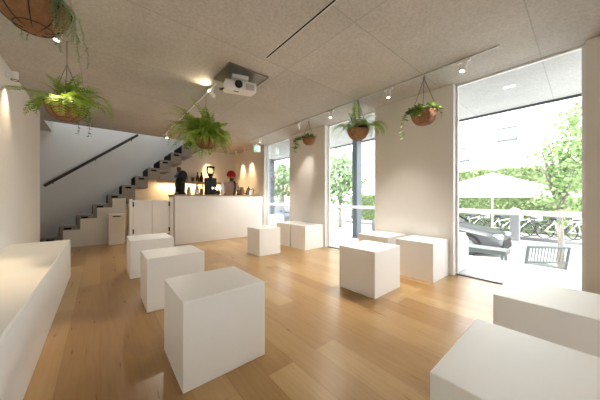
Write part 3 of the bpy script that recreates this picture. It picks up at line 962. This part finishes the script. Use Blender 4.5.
# 2 fern in front of the left wall
t, rg = planter(67, 105, 2.35, 'fern basket with long arching fronds hanging beside the left wall', 'fern', .155, .16, .4, 11, 'coir', ZC)
b = NB()
for az, el, L_, dr in ((142, .55, .66, .9), (150, .35, .42, 1.9), (135, .8, .45, 1.6), (140, 1.12, .44, .7), (115, 1.3, .38, .5), (60, 1.4, .42, .4), (30, 1.3, .38, .8), (-40, .95, .40, 1.3), (-40, .75, .56, 2.5),
                       (-52, .6, .52, 2.8), (-28, .55, .5, 2.6), (-80, .5, .44, 3.2), (-95, .45, .42, 3.3), (-65, .55, .46, 3.0), (-120, .6, .3, 2.8), (170, .5, .36, 2.9), (-170, .5, .34, 3.0),
                       (20, .7, .4, 2.0), (60, .6, .36, 2.0), (100, .6, .4, 2.0), (-10, 1.1, .36, 1.4), (160, 1.2, .3, 1.2)):
    frond(b, rg, (rg.uniform(-.04, .04), rg.uniform(-.04, .04), -.005), R(az), el, L_, dr, .085, int(L_ * 42), .12)
obj('foliage', b, M['fern'], t)
b = NB()
for i in range(5):
    a = R(-62) + i * .12; o = Vector((math.cos(a), math.sin(a), 0)); trail(b, rg, o * .13, o, rg.uniform(.22, .38), .028, .035)
obj('trailing_stems', b, M['fern_dark'], t)
# 3 big fern before the counter
t, rg = planter(206, 139, 3.5, 'large bushy fern basket hanging in front of the counter', 'fern', .15, .15, .45, 21, 'coir', ZC - .02)
b = NB()
for i in range(120):
    az = i * 2.4 + rg.uniform(-.3, .3)
    k = 1 + .24 * math.cos(az - R(140))
    frond(b, rg, (rg.uniform(-.07, .07), rg.uniform(-.07, .07), 0), az, rg.uniform(.25, 1.45), rg.uniform(.38, .62) * k, rg.uniform(1.0, 3.0), .064, 20, .16)
obj('foliage', b, M['fern_bright'], t)
# 4 small round basket on the narrow pier
t, rg = planter(309, 138, 4.6, 'small round basket with dark dangling leaves before the narrow pier', 'ivy', .125, .14, .3, 31, 'coir', TZ, .0015)
b = NB()
mound(b, rg, .11, .07, 70, .065)
for i in range(6):
    a = R(128) + i * .12; o = Vector((math.cos(a), math.sin(a), 0)); trail(b, rg, o * .12 + Vector((0, 0, .02)), o * .9, rg.uniform(.2, .5), .085, .075)
obj('foliage', b, M['fern_dark'], t)
# 5 fern by the middle window
t, rg = planter(358, 129.5, 3.73, 'fern basket with an upright frond hanging at the middle window', 'fern', .165, .17, .45, 41, 'coir_pale', TZ, .0015)
b = NB()
for i in range(22):
    frond(b, rg, (rg.uniform(-.08, .08), rg.uniform(-.08, .08), 0), i * 2.4, rg.uniform(.5, 1.25), rg.uniform(.26, .44), rg.uniform(1.8, 3.2), .055, 17, .1)
frond(b, rg, (-.02, 0, 0), R(50), 1.5, .54, .15, .085, 20, .14)
frond(b, rg, (.02, 0, 0), R(-40), 1.35, .50, 1.3, .05, 20)
frond(b, rg, (-.04, 0, 0), R(80), 1.25, .40, .7, .07, 16, .14)
for i in range(6):
    frond(b, rg, (.06, -.06, 0), R(-40) + i * .22 - .5, .75, rg.uniform(.38, .5), 2.7, .066, 20, .11)
for i in range(3):
    frond(b, rg, (-.06, .06, 0), R(140) + i * .3 - .3, .65, rg.uniform(.36, .44), 2.4, .06, 18, .11)
obj('foliage', b, M['fern_bright'], t)
b = NB(); mound(b, rg, .13, .2, 60, .05); obj('pale_leaves', b, M['pearl'], t)
# 6 ivy basket by the big window
t, rg = planter(424, 112, 2.97, 'ivy basket on three wires in front of the wide pier by the big window', 'ivy', .155, .165, .42, 51, 'coir_pale', TZ, .0015)
b = NB()
mound(b, rg, .155, .08, 200, .05)
for i in range(16):
    a = R(140) + i * .07 + rg.uniform(-.1, .1); o = Vector((math.cos(a), math.sin(a), 0))
    trail(b, rg, o * .15 + Vector((0, 0, .02)), o, rg.uniform(.04, .16), .05, .03)
a = R(142); o = Vector((math.cos(a), math.sin(a), 0)); trail(b, rg, o * .17 + Vector((0, 0, .02)), o, .42, .052, .045)
a = R(-35); o = Vector((math.cos(a), math.sin(a), 0)); trail(b, rg, o * .16 + Vector((0, 0, .03)), o * 1.3, .12, .03, .03)
obj('foliage', b, M['ivy'], t)

# ------------------------------------------------------------------ outside
ZS = -.75
# terrace rail
t = thing('terrace_railing', 'white horizontal railing along the terrace outside the big window', 'railing', (5.2, 0, -.005))
b = NB(); box(b, (-.035, -3, .775), (.035, 14, .855)); obj('top_rail', b, M['frame_white'], t, bevel=.01)
for y in (-2.2, -.35, 1.9, 4.3, 6.7, 9.2, 11.8):
    b = NB(); box(b, (-.02, y - .02, 0), (.02, y + .02, .775)); obj('post', b, M['frame_white'], t)
def pot(x, y, label, s=.42, h=.5):
    t = thing('terrace_stool', label, 'stool', (x, y, -.005), 0, 'white stools on the terrace')
    b = NB(); box(b, (-s / 2, -s / 2, 0), (s / 2, s / 2, h)); obj('body', b, M['gloss_white'], t, bevel=.05)
    b = NB(); box(b, (-s / 2 + .03, -s / 2 + .03, h), (s / 2 - .03, s / 2 - .03, h + .035)); obj('cushion', b, M['canvas'], t, bevel=.015)
pot(4.06, 1.32, 'rounded white stool on the terrace at the left side of the big window')
pot(4.35, 4.25, 'white stool on the terrace seen at the middle window')
pot(4.3, 6.35, 'white stool on the terrace seen through the farthest window')

def bench(name, p, rz, W, label, nsl):
    t = thing(name, label, 'bench', p, rz)
    for s in (-1, 1):
        b = NB(); tube(b, [(s * W / 2, .02, 0), (s * W / 2, 0, .42), (s * W / 2, -.08, .86)], .02); tube(b, [(s * W / 2, .46, 0), (s * W / 2, .44, .42), (s * W / 2, 0, .42)], .018)
        obj('side_frame', b, M['bench'], t)
    b = NB(); tube(b, [(-W / 2, -.08, .86), (W / 2, -.08, .86)], .026); tube(b, [(-W / 2, -.03, .56), (W / 2, -.03, .56)], .018)
    br = obj('backrest_rail', b, M['bench'], t)
    for i in range(nsl):
        x = -W / 2 + W * (i + .5) / nsl
        b = NB(); tube(b, [(x, -.03, .56), (x, -.08, .86)], .008, 6); obj('slat', b, M['bench'], t)
    for i in range(5):
        b = NB(); box(b, (-W / 2, .02 + i * .09, .415), (W / 2, .09 + i * .09, .435)); obj('seat_slat', b, M['bench'], t)
p = at_d(545, 253, 4.62)
bench('street_bench', (p.x, p.y, ZS), -YAW - R(6), .72, 'metal bench with upright slats standing right below the terrace', 13)
t = thing('street_table', 'long grey green metal table standing along the terrace before the parked car', 'table', (5.8, 1.62, ZS))
b = NB(); box(b, (-.2, -.72, .745), (.2, .72, .83)); obj('tabletop', b, M['bench'], t, bevel=.01)
for sx in (-.16, .16):
    for sy in (-.66, .66):
        b = NB(); box(b, (sx - .02, sy - .02, 0), (sx + .02, sy + .02, .745)); obj('leg', b, M['bench'], t)

def car(loc, m, label):
    t = thing('parked_car', label, 'car', loc, 0, 'cars parked along the street')
    # lower body: stations from front (y=0) to rear, ring of points per station
    st = [(0.0, .30, .52, .60), (.08, .24, .66, .74), (.35, .22, .76, .84), (.9, .20, .86, .89), (1.35, .20, .94, .90), (2.4, .20, .97, .91), (3.4, .20, .98, .90), (4.1, .24, .97, .84), (4.35, .30, .90, .74), (4.42, .36, .70, .66)]
    b = NB(); rings = []
    for y, z0, z1, hw in st:
        pr = [(-hw * .86, z0), (-hw, z0 + .1), (-hw, z1 - .14), (-hw * .93, z1 - .04), (-hw * .55, z1 + .015), (0, z1 + .03), (hw * .55, z1 + .015), (hw * .93, z1 - .04), (hw, z1 - .14), (hw, z0 + .1), (hw * .86, z0)]
        rings.append([b.verts.new((x, y, z)) for x, z in pr])
    for a, c in zip(rings, rings[1:]):
        for k in range(11): b.faces.new((a[k], a[(k + 1) % 11], c[(k + 1) % 11], c[k]))
    b.faces.new(rings[0][::-1]); b.faces.new(rings[-1])
    obj('car_body', b, m, t, smooth=True)
    for s in (-1, 1):
        b = NB(); box(b, (s * .88 - .025, 1.15, .2), (s * .88 + .025, 3.15, .34)); obj('sill', b, M['black'], t)
        b = NB(); tube(b, [(s * .87, .82, .33), (s * .912, .82, .33)], .37, 28); obj('wheel_arch', b, M['black'], t)
    b = NB(); box(b, (-.62, -.03, .2), (.62, .12, .36)); obj('bumper', b, M['black'], t, bevel=.02)
    b = NB(); cs = [(1.2, .93, .94, .80), (1.95, .93, 1.38, .64), (2.6, .93, 1.44, .63), (3.3, .93, 1.40, .62), (4.1, .93, 1.0, .74)]; rings = []
    for y, z0, z1, hw in cs:
        rings.append([b.verts.new(q) for q in ((-.84, y, z0), (-hw, y, z1), (0, y, z1 + .02), (hw, y, z1), (.84, y, z0))])
    for a, c in zip(rings, rings[1:]):
        for k in range(5): b.faces.new((a[k], a[(k + 1) % 5], c[(k + 1) % 5], c[k]))
    b.faces.new(rings[0][::-1]); b.faces.new(rings[-1]); obj('cabin_glass', b, M['car_glass'], t)
    b = NB(); rings = []
    for y, z1, hw in ((1.93, 1.385, .655), (2.6, 1.455, .645), (3.32, 1.415, .635)):
        rings.append([b.verts.new(q) for q in ((-hw, y, z1 - .03), (-hw * .9, y, z1 + .01), (0, y, z1 + .03), (hw * .9, y, z1 + .01), (hw, y, z1 - .03))])
    for a, c in zip(rings, rings[1:]):
        for k in range(4): b.faces.new((a[k], a[k + 1], c[k + 1], c[k]))
    rf = obj('roof', b, m, t); so = rf.modifiers.new('thickness', 'SOLIDIFY'); so.thickness = .03
    for s in (-1, 1):
        b = NB()
        tube(b, [(s * .82, 1.22, .95), (s * .655, 1.93, 1.39)], .03, 6); tube(b, [(s * .64, 3.3, 1.40), (s * .78, 4.1, .98)], .04, 6); tube(b, [(s * .83, 2.65, .95), (s * .645, 2.62, 1.44)], .03, 6)
        obj('pillar', b, m, t)
        b = NB(); box(b, (s * .98 - .09, 1.5, .93), (s * .98 + .09, 1.62, 1.06)); obj('wing_mirror', b, m, t, bevel=.03)
        b = NB(); box(b, (s * .55 - .16, -.0, .56), (s * .55 + .16, .22, .68)); obj('headlamp', b, M['lamp_glass'], t, bevel=.03)
        for y in (.82, 3.5):
            b = NB(); tube(b, [(s * .70, y, .31), (s * .925, y, .31)], .31, 26); w = obj('wheel', b, M['tyre'], t, bevel=.03)
            b = NB(); tube(b, [(s * .925, y, .31), (s * .935, y, .31)], .2, 20); obj('wheel_hub', b, M['alloy'], w)
    b = NB(); box(b, (-.55, -.02, .32), (.55, .1, .5)); obj('front_grille', b, M['black'], t, bevel=.02)
    return t
car((9.75, 1.55, ZS), M['car'], 'dark grey car parked outside the big window, bonnet in view')
car((9.6, 10.6, ZS), M['car_blue'], 'dark blue car parked outside, seen through the farthest window')

def make_bike(loc, rz, m, label):
    t = thing('bicycle', label, 'bicycle', loc, rz, 'bicycles parked in a row across the street')
    for x in (-.52, .52):
        b = NB(); ring(b, (x, 0, .34), .32, .022, 'y', 26, 6); w = obj('wheel', b, M['tyre'], t, smooth=True)
        b = NB()
        for k in range(10):
            a = 2 * PI * k / 10; tube(b, [(x, 0, .34), (x + math.cos(a) * .31, 0, .34 + math.sin(a) * .31)], .003, 4)
        tube(b, [(x, -.04, .34), (x, .04, .34)], .025, 8); obj('spokes', b, M['alloy'], w)
    b = NB()
    for P_ in ([(-.52, 0, .34), (-.08, 0, .30)], [(-.08, 0, .30), (-.2, 0, .82)], [(-.52, 0, .34), (-.18, 0, .74)], [(-.08, 0, .30), (.36, 0, .72)], [(-.17, 0, .66), (.35, 0, .80)], [(.52, 0, .34), (.34, 0, .86)]):
        tube(b, P_, .018, 6)
    obj('bicycle_frame', b, m, t)
    b = NB(); tube(b, [(.34, 0, .86), (.31, 0, .98), (.30, -.28, 1.02), (.18, -.30, 1.02)], .013, 6); tube(b, [(.31, 0, .98), (.30, .28, 1.02), (.18, .30, 1.02)], .013, 6); obj('handlebar', b, M['alloy'], t)
    b = NB(); box(b, (-.34, -.07, .84), (-.08, .07, .9)); obj('saddle', b, M['black'], t, bevel=.025)
    b = NB(); tube(b, [(-.08, -.02, .30), (-.08, .02, .30)], .09, 16); tube(b, [(-.08, -.08, .30), (.04, -.08, .2)], .01, 6); obj('crank', b, M['alloy'], t)
    b = NB(); box(b, (.5, -.16, .74), (.78, .16, .94)); obj('basket', b, m, t, bevel=.02)
    return t
bl = ['leftmost bicycle of the row, mostly behind the parked car', 'silver bicycle just right of the leftmost one in the row', 'dark bicycle standing behind the bonnet of the parked car', 'white bicycle at the middle of the row', 'silver bicycle right of the white one in the row',
      'dark bicycle left of the street tree trunk', 'white bicycle directly behind the street tree trunk', 'rightmost bicycle of the row past the street tree']
bm_ = ['bike_b', 'bike_a', 'bike_b', 'bike_c', 'bike_a', 'bike_b', 'bike_c', 'bike_a']
for i in range(8):
    make_bike((15.3 + .1 * (i % 3), 4.5 - .64 * i, ZS), R(-52 + (i * 37 % 13) - 6), M[bm_[i]], bl[i])
t = thing('street_cabinet', 'pale grey street box with white cap among the bicycles', 'street box', at_d(515, 236, 10.2) * 1)
t.location.z = ZS
b = NB(); box(b, (-.15, -.15, 0), (.15, .15, 1.2)); obj('body', b, mat('pale_grey_cabinet', (.26, .26, .27), .6), t, bevel=.02)
b = NB(); lathe(b, [(.2, 1.2), (.2, 1.27), (.12, 1.36), (.0, 1.4)], seg=16); obj('cap', b, M['bike_a'], t)

def leaf_cloud(bm, rng, blobs, n, size):
    tot = sum(r[1] * r[2] * r[3] for r in blobs)
    for c, rx, ry, rz in blobs:
        for i in range(int(n * rx * ry * rz / tot) + 4):
            v = Vector((rng.gauss(0, 1), rng.gauss(0, 1), rng.gauss(0, 1))).normalized() * rng.random() ** .45
            q = Vector(c) + Vector((v.x * rx, v.y * ry, v.z * rz))
            d = Vector((rng.gauss(0, 1), rng.gauss(0, 1), rng.gauss(0, 1) - .3)).normalized()
            nn = d.orthogonal().normalized()
            nn.rotate(Matrix.Rotation(rng.uniform(0, 6.28), 3, d))
            leaflet(bm, q, d, nn, size * rng.uniform(.7, 1.2), size * .38)


def tree(loc, trunk, blobs, n, size, m, label, seed, r=.07):
    rng = random.Random(seed)
    t = thing('street_tree', label, 'tree', loc, 0, 'trees along the street')
    b = NB(); tube(b, [(0, 0, 0), (.03, 0, trunk * .5), (0, .03, trunk)], [r, r * .85, r * .7], 10)
    for c, rx, ry, rz in blobs:
        c = Vector(c); tube(b, [(0, 0, trunk * .92), c * .55 + Vector((0, 0, trunk * .45)), c], [r * .5, r * .3, r * .12], 6)
    obj('trunk', b, M['bark'], t, smooth=True)
    b = NB(); leaf_cloud(b, rng, blobs, n, size); obj('crown', b, m, t)


p = at_d(561, 240, 5.9)
def rel(px, py, d): return tuple(at_d(px, py, d) - Vector((p.x, p.y, ZS)))
tree((p.x, p.y, ZS), 1.55, [(rel(572, 120, 5.7), .35, .35, .45), (rel(560, 150, 5.9), .55, .5, .4), (rel(575, 160, 5.6), .45, .5, .6), (rel(562, 185, 5.8), .6, .5, .32), (rel(575, 205, 5.5), .35, .4, .28),
      (rel(543, 111, 5.9), .16, .16, .14), (rel(534, 152, 6.0), .22, .2, .12), (rel(532, 122, 6.0), .1, .1, .1), (rel(545, 200, 6.0), .35, .3, .16), (rel(585, 140, 5.8), .5, .5, .9), (rel(566, 224, 5.7), .14, .14, .12)],
     1500, .115, M['leaf_tree'], 'broad leaved street tree at the right side of the big window', 7)
for i, (px, d, lab) in enumerate(((340, 14.5, 'leafy street tree seen through the left of the middle window'), (283, 20.5, 'leafy tree seen through the farthest window'))):
    q = at_d(px, 200, d)
    tree((q.x, q.y, ZS), 2.2, [((0, 0, 3.3), 1.3, 1.3, 1.3), ((-.7, .5, 2.6), .9, .9, .8), ((.7, -.5, 2.7), .9, .9, .8), ((.3, .3, 4.3), .8, .8, .7), ((0, 0, 1.7), .9, .9, .6)], 1500, .24, M['leaf_far'], lab, 60 + i, .12)

def hedge(y0, y1, x0, x1, z1, n, size, label, seed, m='leaf_hedge'):
    rng = random.Random(seed)
    t = thing('hedge', label, 'hedge', (0, 0, 0))
    b = NB(); box(b, (x0 + .15, y0 + .1, ZS), (x1 - .15, y1 - .1, z1 - .15)); obj('inner_branches', b, M[m], t)
    b = NB()
    for i in range(n):
        f = rng.random()
        if f < .7: q = Vector((x0 + rng.uniform(-.05, .2), rng.uniform(y0, y1), rng.uniform(ZS, z1)))
        else: q = Vector((rng.uniform(x0, x1), rng.uniform(y0, y1), z1 - .15 + rng.uniform(-.08, .22)))
        d = Vector((rng.gauss(-.6, 1), rng.gauss(0, 1), rng.gauss(0, 1))).normalized(); nn = d.orthogonal().normalized()
        leaflet(b, q, d, nn, size * rng.uniform(.7, 1.2), size * .4)
    obj('leaves', b, M[m], t)
hedge(-1.5, 7.5, 16.6, 17.6, 1.55, 5200, .17, 'clipped green hedge behind the row of bicycles', 3)
hedge(-1.0, 7.5, 18.4, 19.4, 2.75, 3600, .2, 'taller green hedge against the white building behind the parasol', 4)
hedge(8.0, 13.0, 16.6, 17.6, 1.2, 2200, .2, 'low green shrubs outside the middle window', 5)

# parasol
q = at_d(489, 200, 9.0)
t = thing('market_parasol', 'large white square market parasol beyond the parked car', 'parasol', (q.x + .5, q.y, ZS))
ZE, ZA, HD = 1.16 - ZS, 2.03 - ZS, 3.0
b = NB()
a0 = YAW * -1
cor = [Vector((math.cos(a0 + k * PI / 2) * HD, math.sin(a0 + k * PI / 2) * HD, ZE)) for k in range(4)]
apx = b.verts.new((0, 0, ZA)); cv = [b.verts.new(c) for c in cor]; lv = [b.verts.new(c + Vector((0, 0, -.08))) for c in cor]
for k in range(4):
    b.faces.new((apx, cv[k], cv[(k + 1) % 4])); b.faces.new((cv[k], lv[k], lv[(k + 1) % 4], cv[(k + 1) % 4]))
o = obj('canopy', b, M['canvas'], t); so = o.modifiers.new('thickness', 'SOLIDIFY'); so.thickness = .006
b = NB(); tube(b, [(0, 0, 0), (0, 0, ZA + .08)], .03, 10); obj('pole', b, M['frame_white'], t)
b = NB(); tube(b, [(0, 0, ZA), (0, 0, ZA + .12)], .05, 10); obj('finial', b, M['dark_metal'], t)
for k in range(4):
    b = NB(); tube(b, [(0, 0, ZA - .05), cor[k] * .98 + Vector((0, 0, -.02))], .014, 6); obj('rib', b, M['frame_white'], t)
b = NB(); box(b, (-.4, -.4, 0), (.4, .4, .1)); obj('base', b, M['kerb'], t, bevel=.02)

# building across the street
FX = 21.0
t = thing('building', 'white rendered building filling the view across the street', 'building', (0, 0, 0))
b = NB(); box(b, (FX, -14, ZS), (FX + 6, 46, 14)); obj('facade_wall', b, M['facade'], t)
for (xa, ya, xb, yb) in ((498, 127, 517, 141), (452, 148, 469, 162), (560, 110, 577, 128), (352, 150, 366, 166), (300, 160, 312, 174), (336, 186, 345, 196)):
    A, B = at_x(xa, (ya + yb) / 2, FX), at_x(xb, (ya + yb) / 2, FX)
    zt, zb = at_x((xa + xb) / 2, ya, FX).z, at_x((xa + xb) / 2, yb, FX).z
    y0, y1 = min(A.y, B.y), max(A.y, B.y)
    b = NB(); box(b, (FX - .05, y0, zt - .08), (FX, y1, zt)); box(b, (FX - .09, y0 - .05, zb), (FX, y1 + .05, zb + .1))
    box(b, (FX - .04, y0, zb), (FX, y0 + .05, zt)); box(b, (FX - .04, y1 - .05, zb), (FX, y1, zt))
    w = obj('window', b, M['fac_frame'], t)
    b = NB(); box(b, (FX - .02, y0 + .05, zb + .1), (FX, y1 - .05, zt - .08)); obj('pane', b, M['fac_glass'], w)

# ------------------------------------------------------------------ light
w = bpy.data.worlds.new('sky')
sc.world = w
w.use_nodes = True
bg = w.node_tree.nodes['Background']
bg.inputs['Color'].default_value = (.93, .97, 1.0, 1)
bg.inputs['Strength'].default_value = 1.8
s = bpy.data.lights.new('sun', 'SUN'); s.energy = 1.5; s.angle = R(2); s.color = (1, .97, .92)
so_ = bpy.data.objects.new('sun', s); COL.objects.link(so_)
so_.rotation_euler = Vector((.45, .16, -.88)).to_track_quat('-Z', 'Y').to_euler()
for a, c in WIN:      # sampling portals in the openings
    L = bpy.data.lights.new('window_portal', 'AREA'); L.shape = 'RECTANGLE'; L.size = c - a; L.size_y = ZC
    L.cycles.is_portal = True
    o = bpy.data.objects.new('window_portal', L); COL.objects.link(o)
    o.location = (XR + WT + .01, (a + c) / 2, ZC / 2)
    o.rotation_euler = Vector((-1, 0, 0)).to_track_quat('-Z', 'Z').to_euler()
# unseen cool lamp added in the shaft, stands in for daylight from upstairs
t = thing('added_shaft_lamp', 'unseen cool lamp added at the top of the stair shaft in place of daylight from upstairs', 'added lamp', (.3, 7.4, 5.2))
b = NB(); tube(b, [(0, 0, -.05), (0, 0, 0)], .2, 24); obj('lamp_body', b, M['gloss_white'], t)
b = NB(); tube(b, [(0, 0, -.06), (0, 0, -.05)], .18, 24); obj('diffuser', b, M['bulb_cool'], t)
L = bpy.data.lights.new('lamp', 'AREA'); L.shape = 'DISK'; L.size = .36; L.energy = 5; L.color = (.80, .9, 1)
o = bpy.data.objects.new('lamp', L); COL.objects.link(o); o.location = (.3, 7.4, 5.13)
# warm lamp below the stair and shelf
L = bpy.data.lights.new('strip_lamp', 'AREA'); L.shape = 'RECTANGLE'; L.size = 2.1; L.size_y = .03; L.energy = 5; L.color = (1, .70, .34)
o = bpy.data.objects.new('strip_lamp', L); COL.objects.link(o); o.location = (2.35, 7.86, SH - .016)

sc.cycles.use_denoising = True
sc.cycles.max_bounces = 10
sc.cycles.diffuse_bounces = 6
sc.cycles.transparent_max_bounces = 16
sc.cycles.sample_clamp_indirect = 6
sc.cycles.caustics_reflective = False
sc.cycles.caustics_refractive = False
sc.view_settings.view_transform = 'Standard'
sc.view_settings.look = 'None'
sc.view_settings.gamma = 1
sc.view_settings.exposure = 2.44
sc.view_settings.use_curve_mapping = False
